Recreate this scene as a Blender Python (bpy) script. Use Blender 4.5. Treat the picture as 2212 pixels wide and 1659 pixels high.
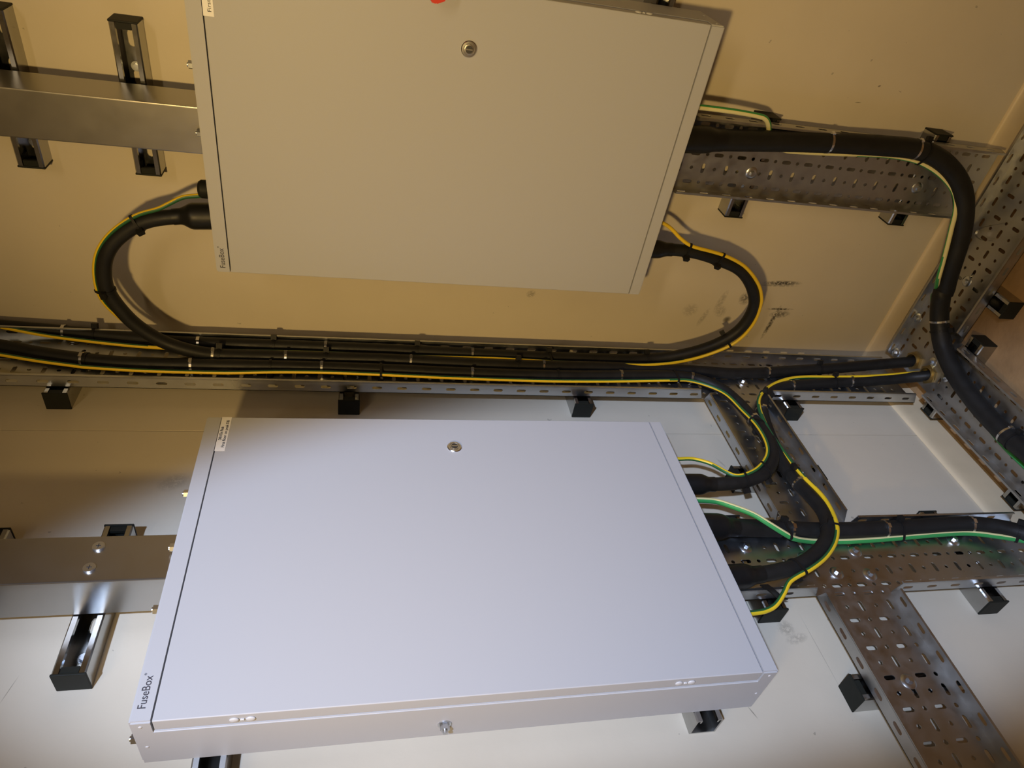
import bpy, bmesh, math, random
from mathutils import Vector, Matrix
from mathutils.geometry import delaunay_2d_cdt

random.seed(7)
S = bpy.context.scene
COL = S.collection
for o in list(bpy.data.objects):
    bpy.data.objects.remove(o)

# ------------------------------------------------------------------ camera
# z up; the two walls meet at x=0,y=0; left wall is x=0, right wall is y=0.
cam_d = bpy.data.cameras.new('camera')
cam_d.sensor_width = 36.0
cam_d.lens = 1489.3 / 2212.0 * 36.0
cam_d.clip_start = 0.02
cam = bpy.data.objects.new('camera', cam_d)
COL.objects.link(cam)
RIGHT = Vector((0.15902103, -0.15933829, -0.9743324))
DOWN = Vector((-0.7712544, -0.63615214, -0.02184293))
FWD = Vector((-0.61634322, 0.75493163, -0.22405193))
CAM = Vector((0.96016, -1.28708, 1.41964))
m3 = Matrix((RIGHT, -DOWN, -FWD)).transposed()
cam.matrix_world = Matrix.Translation(CAM) @ m3.to_4x4()
S.camera = cam

# ------------------------------------------------------------------ world, lamps, exposure
world = bpy.data.worlds.new('world')
S.world = world
world.use_nodes = True
bg = world.node_tree.nodes['Background']
bg.inputs[0].default_value = (0.05, 0.042, 0.03, 1)
bg.inputs[1].default_value = 0.3
S.view_settings.view_transform = 'Standard'
S.view_settings.look = 'None'
S.view_settings.exposure = 0.0
S.view_settings.gamma = 1.0
S.view_settings.use_curve_mapping = False


def lamp(name, kind, loc, energy, color, radius):
    d = bpy.data.lights.new(name, kind)
    d.energy = energy
    d.color = color
    d.shadow_soft_size = radius
    o = bpy.data.objects.new(name, d)
    o.location = loc
    COL.objects.link(o)
    return o


# warm bulb behind the viewer's shoulder, cool hand lamp aimed at the left wall
warm = lamp('warm_reflector_lamp', 'SPOT', (0.74, -1.84, 1.77), 76.0, (1.0, 0.67, 0.245), 0.045)
warm.data.spot_size = math.radians(80)
warm.data.spot_blend = 1.0
warm.rotation_euler = (Vector((0.60, 0.0, 1.20)) - warm.location).to_track_quat('-Z', 'Y').to_euler()
cool = lamp('cool_work_lamp', 'SPOT', (1.84, -1.74, 2.05), 258.0, (0.54, 0.68, 0.98), 0.03)
cool.data.spot_size = math.radians(55)
cool.data.spot_blend = 0.5
cool.rotation_euler = ((Vector((0.0, -0.572, 0.89)) - cool.location).to_track_quat('-Z', 'Y').to_matrix() @ Matrix.Rotation(math.radians(7), 3, 'Z')).to_euler()
cool.scale = (0.33, 1.0, 1.0)
fill_d = bpy.data.lights.new('added_fill_light', 'AREA')  # unseen overhead area light, added to fill the doubly shadowed parts
fill_d.shape = 'RECTANGLE'
fill_d.size, fill_d.size_y = 1.2, 0.3
fill_d.energy = 19.0
fill_d.color = (1.0, 0.78, 0.50)
fill_o = bpy.data.objects.new('added_fill_light', fill_d)
fill_o.location = (1.9, -2.3, 2.73)
COL.objects.link(fill_o)

# ------------------------------------------------------------------ materials
def nodes(name):
    m = bpy.data.materials.new(name)
    m.use_nodes = True
    nt = m.node_tree
    return m, nt, nt.nodes['Principled BSDF']


def mat(name, col, rough=0.5, metal=0.0, bump=0.0, bscale=200.0, vary=0.0, vscale=8.0, spec=0.5, rvary=0.0, coat=0.0):
    m, nt, b = nodes(name)
    b.inputs['Base Color'].default_value = (*col, 1)
    b.inputs['Roughness'].default_value = rough
    b.inputs['Metallic'].default_value = metal
    b.inputs['Specular IOR Level'].default_value = spec
    b.inputs['Coat Weight'].default_value = coat
    b.inputs['Coat Roughness'].default_value = 0.25
    tc = nt.nodes.new('ShaderNodeTexCoord')
    if vary or rvary:
        n = nt.nodes.new('ShaderNodeTexNoise')
        n.inputs['Scale'].default_value = vscale
        n.inputs['Detail'].default_value = 5
        nt.links.new(tc.outputs['Object'], n.inputs['Vector'])
        if vary:
            r = nt.nodes.new('ShaderNodeMix')
            r.data_type = 'RGBA'
            r.inputs[6].default_value = (*[c * (1 - vary) for c in col], 1)
            r.inputs[7].default_value = (*[min(1, c * (1 + vary)) for c in col], 1)
            nt.links.new(n.outputs['Fac'], r.inputs[0])
            nt.links.new(r.outputs[2], b.inputs['Base Color'])
        if rvary:
            mr = nt.nodes.new('ShaderNodeMapRange')
            mr.inputs[1].default_value = 0.3
            mr.inputs[2].default_value = 0.7
            mr.inputs[3].default_value = max(0.02, rough - rvary)
            mr.inputs[4].default_value = rough + rvary
            nt.links.new(n.outputs['Fac'], mr.inputs[0])
            nt.links.new(mr.outputs[0], b.inputs['Roughness'])
    if bump:
        n2 = nt.nodes.new('ShaderNodeTexNoise')
        n2.inputs['Scale'].default_value = bscale
        n2.inputs['Detail'].default_value = 3
        nt.links.new(tc.outputs['Object'], n2.inputs['Vector'])
        bp = nt.nodes.new('ShaderNodeBump')
        bp.inputs['Strength'].default_value = bump
        bp.inputs['Distance'].default_value = 0.002
        nt.links.new(n2.outputs['Fac'], bp.inputs['Height'])
        nt.links.new(bp.outputs[0], b.inputs['Normal'])
    return m


def wall_mat(name, col, axes, marks, specks=0.35):
    """Painted plaster: faint mottling, small specks, and listed scuffs (centre, radii, angle, strength)."""
    m, nt, b = nodes(name)
    N, Lk = nt.nodes, nt.links
    b.inputs['Roughness'].default_value = 0.42
    b.inputs['Specular IOR Level'].default_value = 0.35
    g = N.new('ShaderNodeNewGeometry')
    sep = N.new('ShaderNodeSeparateXYZ')
    Lk.new(g.outputs['Position'], sep.inputs[0])

    def math_(op, a, bb=None, clamp=False):
        n = N.new('ShaderNodeMath')
        n.operation = op
        n.use_clamp = clamp
        for i, v in enumerate((a, bb)):
            if v is None:
                continue
            if isinstance(v, (int, float)):
                n.inputs[i].default_value = v
            else:
                Lk.new(v, n.inputs[i])
        return n.outputs[0]
    A, B = sep.outputs[axes[0]], sep.outputs[axes[1]]

    def noise(scale, detail=4, rough=0.6, stretch=None):
        n = N.new('ShaderNodeTexNoise')
        n.inputs['Scale'].default_value = scale
        n.inputs['Detail'].default_value = detail
        n.inputs['Roughness'].default_value = rough
        if stretch:
            mp = N.new('ShaderNodeMapping')
            mp.inputs['Scale'].default_value = stretch
            Lk.new(g.outputs['Position'], mp.inputs['Vector'])
            Lk.new(mp.outputs[0], n.inputs['Vector'])
        else:
            Lk.new(g.outputs['Position'], n.inputs['Vector'])
        return n.outputs['Fac']
    # mottling
    mot = noise(5.0, 6, 0.55)
    mx = N.new('ShaderNodeMix')
    mx.data_type = 'RGBA'
    mx.inputs[6].default_value = (*[c * 0.90 for c in col], 1)
    mx.inputs[7].default_value = (*[min(1, c * 1.07) for c in col], 1)
    Lk.new(mot, mx.inputs[0])
    cur = mx.outputs[2]
    # sparse specks
    sp = math_('MULTIPLY', math_('GREATER_THAN', noise(55.0, 3, 0.5), 0.735), specks)
    dirt = sp
    scr = noise(160.0, 4, 0.7)
    for (ca, cb, ra, rb, ang, st, solid) in marks:
        da, db = math_('SUBTRACT', A, ca), math_('SUBTRACT', B, cb)
        c, s = math.cos(ang), math.sin(ang)
        u = math_('ADD', math_('MULTIPLY', da, c / ra), math_('MULTIPLY', db, s / ra))
        v = math_('ADD', math_('MULTIPLY', da, -s / rb), math_('MULTIPLY', db, c / rb))
        d2 = math_('ADD', math_('MULTIPLY', u, u), math_('MULTIPLY', v, v))
        k = math_('SUBTRACT', 1.0, d2, True)
        if solid:
            k = math_('MULTIPLY', k, st)
        else:
            th = math_('MULTIPLY', math_('SUBTRACT', scr, 0.40), 9.0, True)
            k = math_('MULTIPLY', math_('MULTIPLY', k, th), st)
        dirt = math_('MAXIMUM', dirt, k)
    mx2 = N.new('ShaderNodeMix')
    mx2.data_type = 'RGBA'
    mx2.inputs[7].default_value = (0.05, 0.045, 0.035, 1)
    Lk.new(dirt, mx2.inputs[0])
    Lk.new(cur, mx2.inputs[6])
    Lk.new(mx2.outputs[2], b.inputs['Base Color'])
    bp = N.new('ShaderNodeBump')
    bp.inputs['Strength'].default_value = 0.12
    bp.inputs['Distance'].default_value = 0.002
    Lk.new(noise(60.0, 4), bp.inputs['Height'])
    Lk.new(bp.outputs[0], b.inputs['Normal'])
    return m


CREAM = (0.625, 0.56, 0.445)
M = {}
M['wall_r'] = wall_mat('cream_plaster_right', CREAM, (0, 2), [
    (0.237, 0.432, 0.008, 0.055, 0.05, 1.0, 0), (0.230, 0.445, 0.004, 0.06, 0.03, 0.5, 0),
    (0.165, 0.405, 0.004, 0.040, 0.03, 1.0, 0), (0.150, 0.400, 0.012, 0.030, 0.1, 0.8, 0),
    (0.125, 0.413, 0.055, 0.007, -0.12, 1.0, 0), (0.190, 0.510, 0.020, 0.018, 0.0, 0.75, 0),
    (0.178, 0.570, 0.035, 0.010, -0.2, 0.35, 0), (0.150, 0.640, 0.020, 0.022, 0.2, 0.3, 0),
    (0.128, 0.535, 0.010, 0.012, 0.4, 0.85, 1), (0.150, 0.560, 0.018, 0.016, 0.2, 0.35, 0),
    (0.130, 0.600, 0.030, 0.008, -0.3, 0.35, 0), (0.171, 1.037, 0.010, 0.012, 0.4, 0.5, 0),
    (0.690, 0.420, 0.002, 0.004, 0.4, 0.8, 1), (0.655, 0.450, 0.0015, 0.008, 0.1, 0.6, 1)])
M['wall_l'] = wall_mat('cream_plaster_left', CREAM, (1, 2), [
    (-0.79, 0.660, 0.075, 0.0007, 0.02, 0.4, 1), (-0.745, 0.700, 0.016, 0.018, 0.5, 0.35, 0),
    (-0.765, 0.690, 0.010, 0.025, 0.2, 0.3, 0), (-0.877, 0.825, 0.012, 0.0012, 0.4, 0.6, 1),
    (-0.761, 1.846, 0.022, 0.0007, -0.25, 0.5, 1), (-0.42, 0.47, 0.02, 0.0009, 0.6, 0.4, 1),
    (-0.36, 0.655, 0.020, 0.003, 0.4, 0.3, 0), (-0.40, 1.66, 0.03, 0.02, 0.5, 0.25, 0),
    (-0.40, 1.72, 0.02, 0.03, 0.5, 0.25, 0), (-0.86, 0.93, 0.012, 0.015, 0.3, 0.3, 0)])
M['wall_o'] = mat('cream_plaster_rear', CREAM, 0.6, vary=0.08, vscale=3)
M['ceiling'] = mat('ceiling_paint', (0.70, 0.66, 0.56), 0.7, vary=0.05, vscale=3)
M['skirt'] = mat('skirting_paint', (0.72, 0.60, 0.41), 0.35, vary=0.10, vscale=14, bump=0.15, bscale=40)
M['floor'] = mat('bare_concrete', (0.33, 0.20, 0.09), 0.85, vary=0.35, vscale=16, bump=0.5, bscale=90)
M['galv'] = mat('galvanised_steel', (0.56, 0.58, 0.60), 0.34, 1.0, vary=0.14, vscale=28, rvary=0.07, bump=0.05, bscale=120)
M['galv_dull'] = mat('galvanised_steel_dull', (0.48, 0.48, 0.47), 0.42, 1.0, vary=0.18, vscale=40, rvary=0.08, bump=0.06, bscale=160)
M['strut'] = mat('strut_steel', (0.42, 0.42, 0.41), 0.21, 1.0, vary=0.12, vscale=60, rvary=0.025)
M['trunk'] = mat('trunking_steel', (0.40, 0.39, 0.37), 0.33, 1.0, vary=0.05, vscale=30, rvary=0.012)
M['zinc'] = mat('zinc_bolt', (0.60, 0.63, 0.67), 0.30, 1.0)
M['stainless'] = mat('stainless_tie', (0.74, 0.74, 0.75), 0.24, 1.0)
M['dark'] = mat('lock_dark_metal', (0.10, 0.10, 0.10), 0.35, 0.8)
M['cap'] = mat('black_plastic_cap', (0.013, 0.014, 0.011), 0.55, vary=0.3, vscale=90, spec=0.2)
M['cable'] = mat('black_sheath', (0.012, 0.012, 0.012), 0.52, spec=0.3, vary=0.35, vscale=45, rvary=0.08, bump=0.06, bscale=250)
M['boot'] = mat('heat_shrink', (0.008, 0.008, 0.008), 0.42, spec=0.35, rvary=0.08, vscale=40)
M['tie'] = mat('black_nylon', (0.010, 0.010, 0.010), 0.5, spec=0.25)
M['board'] = mat('white_powder_coat', (0.448, 0.454, 0.472), 0.5, bump=0.02, bscale=600, spec=0.3)
M['yellow'] = mat('earth_yellow', (0.80, 0.55, 0.02), 0.42)
M['green'] = mat('earth_green', (0.02, 0.11, 0.035), 0.42)
M['yellow_pale'] = mat('earth_yellow_pale', (0.78, 0.72, 0.36), 0.42)
M['green_bright'] = mat('earth_green_bright', (0.04, 0.30, 0.08), 0.42)
M['sticker'] = mat('label_tape', (0.86, 0.86, 0.86), 0.45)
M['ink'] = mat('label_ink', (0.015, 0.015, 0.02), 0.6)
M['logo'] = mat('logo_grey', (0.055, 0.052, 0.062), 0.55)
M['plug'] = mat('white_plastic', (0.56, 0.56, 0.57), 0.3)
M['red'] = mat('red_plastic', (0.60, 0.02, 0.005), 0.4)
M['brass'] = mat('brass_bush', (0.40, 0.30, 0.13), 0.5, 1.0)
M['joint'] = mat('joint_dark', (0.03, 0.025, 0.015), 0.9)  # near-black backing seen through the gap between wall panels


# ------------------------------------------------------------------ mesh helpers
def obj(name, me, material, parent=None):
    o = bpy.data.objects.new(name, me)
    mats = material if isinstance(material, (list, tuple)) else [material]
    if not me.materials:
        for k in mats:
            me.materials.append(M[k])
    COL.objects.link(o)
    if name in ('end_plate', 'enclosure', 'door', 'lid', 'end_cap', 'channel', 'tag_body', 'baseboard_left', 'baseboard_right'):
        wn = o.modifiers.new('weighted_normal', 'WEIGHTED_NORMAL')   # keeps the big flat faces flat beside rounded edges
        wn.keep_sharp = True
        wn.weight = 100
    if parent:
        o.parent = parent
    return o


def bm_mesh(bm, name, smooth=False, angle=None):
    me = bpy.data.meshes.new(name)
    bmesh.ops.recalc_face_normals(bm, faces=bm.faces)
    if smooth or angle is not None:
        for f in bm.faces:
            f.smooth = True
    bm.to_mesh(me)
    bm.free()
    if angle is not None:
        me.set_sharp_from_angle(angle=math.radians(angle))
    return me


def add_box(bm, a, b, bevel=0.0, seg=2):
    lo = [min(p, q) for p, q in zip(a, b)]
    hi = [max(p, q) for p, q in zip(a, b)]
    r = bmesh.ops.create_cube(bm, size=1)
    vs = r['verts']
    for v in vs:
        v.co = Vector([lo[i] + (v.co[i] + 0.5) * (hi[i] - lo[i]) for i in range(3)])
    if bevel:
        es = list({e for v in vs for e in v.link_edges})
        bmesh.ops.bevel(bm, geom=es, offset=bevel, segments=seg, affect='EDGES', profile=0.5)
    return vs


def add_prism(bm, poly, h0, h1, fn):
    """Extrude a 2D polygon between heights; fn(a,b,h) -> 3D."""
    lo = [bm.verts.new(fn(a, b, h0)) for a, b in poly]
    hi = [bm.verts.new(fn(a, b, h1)) for a, b in poly]
    n = len(poly)
    for i in range(n):
        j = (i + 1) % n
        bm.faces.new((lo[i], lo[j], hi[j], hi[i]))
    bm.faces.new(lo[::-1])
    bm.faces.new(hi)


def ngon(r, n, cx=0, cy=0, rot=0.0):
    return [(cx + r * math.cos(rot + 2 * math.pi * i / n), cy + r * math.sin(rot + 2 * math.pi * i / n)) for i in range(n)]


def slot(cx, cy, length, width, ang=0.0, n=4):
    """Stadium-shaped hole outline."""
    r, h = width / 2, max(0.0, (length - width) / 2)
    pts = []
    for s in (1, -1):
        for k in range(n + 1):
            t = -math.pi / 2 + math.pi * k / n
            x, y = h + r * math.cos(t), r * math.sin(t)
            pts.append((s * x, s * y))
    c, s = math.cos(ang), math.sin(ang)
    return [(cx + x * c - y * s, cy + x * s + y * c) for x, y in pts]


def inside(p, poly):
    x, y = p
    c = False
    j = len(poly) - 1
    for i in range(len(poly)):
        xi, yi = poly[i]
        xj, yj = poly[j]
        if (yi > y) != (yj > y) and x < (xj - xi) * (y - yi) / (yj - yi) + xi:
            c = not c
        j = i
    return c


def add_sheet(bm, outer, holes, fn, t):
    """A sheet of metal of thickness t with real punched holes; fn(a,b,h) -> 3D."""
    verts, edges = [], []
    for loop in [outer] + holes:
        k = len(verts)
        verts += [Vector(p) for p in loop]
        edges += [(k + i, k + (i + 1) % len(loop)) for i in range(len(loop))]
    r = delaunay_2d_cdt(verts, edges, [], 0, 1e-7)
    vo, fo = r[0], r[2]
    boxes = [(min(p[0] for p in h), max(p[0] for p in h), min(p[1] for p in h), max(p[1] for p in h), h) for h in holes]
    keep = []
    for f in fo:
        cx = sum(vo[i][0] for i in f) / len(f)
        cy = sum(vo[i][1] for i in f) / len(f)
        if not inside((cx, cy), outer):
            continue
        if any(b[0] < cx < b[1] and b[2] < cy < b[3] and inside((cx, cy), b[4]) for b in boxes):
            continue
        keep.append(f)
    lo = [bm.verts.new(fn(v[0], v[1], 0.0)) for v in vo]
    hi = [bm.verts.new(fn(v[0], v[1], t)) for v in vo]
    cnt = {}
    for f in keep:
        bm.faces.new([hi[i] for i in f])
        bm.faces.new([lo[i] for i in reversed(f)])
        for i in range(len(f)):
            a, b = f[i], f[(i + 1) % len(f)]
            cnt[(a, b)] = cnt.get((a, b), 0) + 1
    for (a, b) in cnt:
        if (b, a) not in cnt:
            bm.faces.new((lo[a], lo[b], hi[b], hi[a]))
    for v in [v for v in bm.verts if not v.link_faces]:
        bm.verts.remove(v)


GROUPS = {'strut_channel': 'steel strut channels behind trays and boards', 'cable_tray': 'perforated steel cable trays',
          'power_cable': 'black power cables', 'distribution_board': 'white fuse boards', 'steel_trunking': 'steel trunking above the boards'}


def thing(name, label, cat, origin, u, v, w, group=None):
    """Empty whose local x,y,z run along u,v,w."""
    o = bpy.data.objects.new(name, None)
    o.empty_display_size = 0.02
    o.matrix_world = Matrix.Translation(Vector(origin)) @ Matrix((Vector(u), Vector(v), Vector(w))).transposed().to_4x4()
    COL.objects.link(o)
    o['label'] = label
    o['category'] = cat
    group = group or GROUPS.get(name)
    if group:
        o['group'] = group
    return o


def structure(o):
    o['kind'] = 'structure'
    return o


AX = {
    'lh': ((0, -1, 0), (0, 0, -1), (1, 0, 0)),     # left wall, running away from the corner
    'lv': ((0, 0, -1), (0, 1, 0), (1, 0, 0)),      # left wall, running down
    'rh': ((1, 0, 0), (0, 0, 1), (0, -1, 0)),      # right wall, running away from the corner
    'rv': ((0, 0, -1), (1, 0, 0), (0, -1, 0)),     # right wall, running down
    'fx': ((1, 0, 0), (0, 1, 0), (0, 0, 1)),       # floor, along the right wall
    'fy': ((0, -1, 0), (1, 0, 0), (0, 0, 1)),      # floor, along the left wall
}
FLOOR = 0.012

# ------------------------------------------------------------------ the room
def slab(name, a, b, material, bevel=0.0, parent=None):
    bm = bmesh.new()
    add_box(bm, a, b, bevel)
    return obj(name, bm_mesh(bm, name), material, parent)


structure(slab('floor', (-0.1, -5.0, FLOOR - 0.1), (4.0, 0.1, FLOOR), 'floor'))
structure(slab('ceiling', (-0.1, -5.0, 2.75), (4.0, 0.1, 2.85), 'ceiling'))
structure(slab('wall_right', (-0.1, 0.0, FLOOR), (4.0, 0.1, 2.75), 'wall_r'))
wl = structure(slab('wall_left', (-0.1, -5.0, FLOOR), (-0.012, 0.0, 2.75), 'joint'))
JY = -0.2715
slab('wall_panel', (-0.012, JY + 0.0009, FLOOR), (0.0, 0.0, 2.75), 'wall_l', 0, wl)
slab('wall_panel', (-0.012, -5.0, FLOOR), (-0.0004, JY - 0.0009, 2.75), 'wall_l', 0, wl)
structure(slab('wall_rear', (-0.1, -5.1, FLOOR), (4.0, -5.0, 2.75), 'wall_o'))
structure(slab('wall_far', (4.0, -5.1, FLOOR), (4.1, 0.1, 2.75), 'wall_o'))
SK = [(0, 0.0), (0, 0.088), (0.004, 0.0875), (0.0085, 0.083), (0.011, 0.074), (0.012, 0.06), (0.0125, 0.0)]
bm = bmesh.new()
add_prism(bm, SK, 0.0, 4.0, lambda a, b, h: (h, -a, FLOOR + b))
structure(obj('baseboard_right', bm_mesh(bm, 'baseboard_right', angle=50), 'skirt'))
bm = bmesh.new()
add_prism(bm, SK, 0.0, 5.0, lambda a, b, h: (a, -h, FLOOR + b))
structure(obj('baseboard_left', bm_mesh(bm, 'baseboard_left', angle=50), 'skirt'))

# ------------------------------------------------------------------ strut channels
SD = 0.038


def strut_mesh(L):
    bm = bmesh.new()
    t, W, lip, ret = 0.0025, 0.0205, 0.0085, 0.007
    # one side: wall, inward lip, return; mirrored
    for s in (1, -1):
        prof = [(W, 0), (W, SD - 0.002), (W - 0.002, SD), (W - lip, SD), (W - lip, SD - ret), (W - lip + t, SD - ret),
                (W - lip + t, SD - t), (W - t, SD - t), (W - t, t), (W - t, 0)]
        add_prism(bm, [(a * s, b) for a, b in prof], 0.0, L, lambda a, b, h: (h, a, b))
    n = max(1, int(L / 0.05))
    holes = [slot((k + 0.5) * L / n, 0, 0.026, 0.012) for k in range(n) if (k + 0.5) * L / n > 0.02]
    add_sheet(bm, [(0, -W + t), (L, -W + t), (L, W - t), (0, W - t)], holes, lambda a, b, h: (a, b, h), t)
    return bm_mesh(bm, 'channel', angle=35)


def cap_mesh():
    bm = bmesh.new()
    add_box(bm, (-0.0005, -0.0212, 0.0003), (0.003, 0.0212, SD + 0.0008), 0.0012)
    add_box(bm, (-0.012, -0.0175, 0.004), (0.0, -0.0150, SD - 0.010))
    add_box(bm, (-0.012, 0.0150, 0.004), (0.0, 0.0175, SD - 0.010))
    add_box(bm, (-0.010, -0.011, SD - 0.006), (0.0, 0.011, SD - 0.001))
    return bm_mesh(bm, 'end_cap', angle=40)


CAPM = cap_mesh()


def screw_mesh():
    bm = bmesh.new()
    add_prism(bm, ngon(0.008, 20), 0.0, 0.0015, lambda a, b, h: (a, b, h))
    add_prism(bm, ngon(0.0052, 6), 0.0015, 0.006, lambda a, b, h: (a, b, h))
    return bm_mesh(bm, 'screw', angle=35)


SCREWM = screw_mesh()
SCREWM.materials.append(M['zinc'])


def strut(label, ax, origin, L, caps=(0, 1), screws=(), group=None):
    t = thing('strut_channel', label, 'channel', origin, *AX[ax], group=group)
    obj('channel', strut_mesh(L), 'strut', t)
    if caps[0]:
        c = obj('end_cap', CAPM, 'cap', t)
        c.scale = (-1, 1, 1)
    if caps[1]:
        c = obj('end_cap', CAPM, 'cap', t)
        c.location = (L, 0, 0)
    for s in screws:
        o = obj('screw', SCREWM, 'zinc', t)
        o.location = (s, 0, 0.0025)
    return t


def lh(label, z, y0, y1, **k):
    return strut(label, 'lh', (0, y0, z), y0 - y1, **k)


def lv(label, y, z0, z1, **k):
    return strut(label, 'lv', (0, y, z0), z0 - z1, **k)


def rh(label, z, x0, x1, **k):
    return strut(label, 'rh', (x0, 0, z), x1 - x0, **k)


lh('steel strut channel crossing under the trunking above the bluish lit board', 1.768, -0.525, -0.765, caps=(1, 1), screws=(0.07, 0.2))
lh('strut channel end cut off by the left edge beside the lower trunking', 1.936, -0.527, -0.765, caps=(1, 1))
lh('black capped strut end under the corner tray nearest the left picture edge', 1.9515, -0.02, -0.213, screws=(0.1,))
lh('black capped strut end under the corner tray above the lower board label', 1.4275, -0.02, -0.219, screws=(0.1,))
lh('black capped strut end under the corner tray above the lower board lock', 0.9345, -0.02, -0.219, screws=(0.1,))
lh('black capped strut beside the tray junction at the wall joint', 0.4205, -0.02, -0.222, screws=(0.1,))
lh('short strut channel under the cable tray just beside the lower board corner', 0.727, -0.535, -0.731, caps=(1, 1))
lh('strut channel poking out below the tray near the right picture edge', 0.2845, -0.535, -0.741, caps=(1, 1))
lh('strut channel behind the upper end of the lower board', 1.579, -0.40, -0.98, caps=(0, 1))
lh('open ended strut channel poking out below the lower board', 0.9175, -0.40, -0.899, caps=(0, 0))
lv('upright strut channel under the short linking tray', -0.4245, 0.665, 0.467, caps=(1, 1), screws=(0.1,))
lv('upright strut channel with grey caps under the tray leaving at bottom right', -0.8705, 0.659, 0.468, caps=(1, 1))
rh('strut channel crossing under the upper trunking next to the upper board', 1.778, 0.397, 0.640, caps=(1, 1), screws=(0.06, 0.17))
rh('strut channel crossing under the upper trunking at the left picture edge', 1.961, 0.393, 0.636, caps=(1, 1), screws=(0.03,))
rh('strut channel sticking out from behind the upper board', 0.924, 0.30, 0.90, caps=(0, 0))
rh('strut channel under the upper right tray next to the upper board', 0.645, 0.410, 0.614, caps=(1, 1), screws=(0.06,))
rh('strut channel under the upper right tray near the baseboard', 0.250, 0.424, 0.622, caps=(1, 1), screws=(0.02,))
strut('floor strut channel under the tray along the right wall', 'fy', (0.333, -0.02, FLOOR), 0.208)
strut('floor strut channel poking out at the inside corner of the floor trays', 'fx', (0.025, -0.218, FLOOR), 0.218, caps=(1, 1))
strut('floor strut channel between baseboard and floor tray at the right edge', 'fx', (0.026, -0.505, FLOOR), 0.22, caps=(1, 1))


# ------------------------------------------------------------------ perforated cable trays
TT = 0.0012       # sheet thickness
FH = 0.025        # flange height
HW = 0.075        # half width
PITCH = 0.05


def bolt_meshes():
    bm = bmesh.new()
    prof = [(0.0125, 0.0), (0.0125, 0.0008), (0.0105, 0.0022), (0.007, 0.003)]
    n = 24
    rings = [[bm.verts.new((r * math.cos(2 * math.pi * i / n), r * math.sin(2 * math.pi * i / n), z)) for i in range(n)] for r, z in prof]
    for a, b in zip(rings, rings[1:]):
        for i in range(n):
            bm.faces.new((a[i], a[(i + 1) % n], b[(i + 1) % n], b[i]))
    bm.faces.new(rings[-1])
    bm.faces.new(rings[0][::-1])
    wm = bm_mesh(bm, 'washer', angle=30)
    bm = bmesh.new()
    add_prism(bm, ngon(0.0058, 6), 0.002, 0.0082, lambda a, b, h: (a, b, h))
    bmesh.ops.bevel(bm, geom=[e for e in bm.edges if all(v.co.z > 0.008 for v in e.verts)], offset=0.0008, segments=2, affect='EDGES')
    bmm = bm_mesh(bm, 'bolt_head', angle=40)
    wm.materials.append(M['zinc'])
    bmm.materials.append(M['zinc'])
    return wm, bmm


WASH, BOLT = bolt_meshes()


def tray_holes(u0, u1, skip=()):
    hs = []
    k = 0
    u = u0 + 0.0125
    while u < u1 - 0.012:
        even = k % 2 == 0
        for v in (-0.057, 0.0, 0.057):
            hs.append(slot(u, v, 0.0075, 0.0072) if even else slot(u, v, 0.020, 0.0075))
        for v in (-0.0285, 0.0285):
            hs.append(slot(u, v, 0.020, 0.0075, math.pi / 2) if even else slot(u, v, 0.0075, 0.0072))
        k += 1
        u += PITCH / 2
    out = []
    for h in hs:
        cx = sum(p[0] for p in h) / len(h)
        cy = sum(p[1] for p in h) / len(h)
        if any(math.hypot(cx - a, cy - b) < r for a, b, r in skip):
            continue
        out.append(h)
    return out


def tray(label, ax, origin, u0, u1, left, right, bolts=(), material='galv', big=(), cut=0.010, outline=None, group=None):
    """left / right: spans of flange at v=+HW / v=-HW. big: round cable holes (u, v, r)."""
    t = thing('cable_tray', label, 'cable tray', origin, *AX[ax], group=group)
    bm = bmesh.new()
    holes = tray_holes(u0, u1, [(a, b, 0.016) for a, b in bolts] + [(a, b, r + 0.013) for a, b, r in big])
    holes += [ngon(r, 24, a, b) for a, b, r in big]
    add_sheet(bm, outline or [(u0, -HW), (u1, -HW), (u1, HW), (u0, HW)], holes, lambda a, b, h: (a, b, h), TT)
    obj('tray_bed', bm_mesh(bm, 'tray_bed'), material, t)
    for side, spans in ((1, left), (-1, right)):
        for (a, b) in spans:
            bm = bmesh.new()
            hs = []
            u = a + 0.027
            while u < b - 0.022:
                hs.append(slot(u, 0.0125, 0.020, 0.0068))
                u += PITCH
            c = min(cut, (b - a) / 4)
            add_sheet(bm, [(a, 0), (b, 0), (b - c, FH), (a + c, FH)], hs, lambda p, q, h: (p, side * (HW - h), q), TT)
            # rolled return lip
            add_prism(bm, [(HW, FH - 0.0006), (HW, FH + 0.0016), (HW - 0.0045, FH + 0.0016), (HW - 0.0045, FH - 0.0006)],
                      a + c, b - c, lambda p, q, h: (h, side * p, q))
            obj('tray_flange', bm_mesh(bm, 'tray_flange'), material, t)
    for a, b in bolts:
        w = obj('washer', WASH, 'zinc', t)
        w.location = (a, b, TT)
        h = obj('bolt_head', BOLT, 'zinc', w)
        h.rotation_euler = (0, 0, random.uniform(0, 1))
    return t


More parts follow.
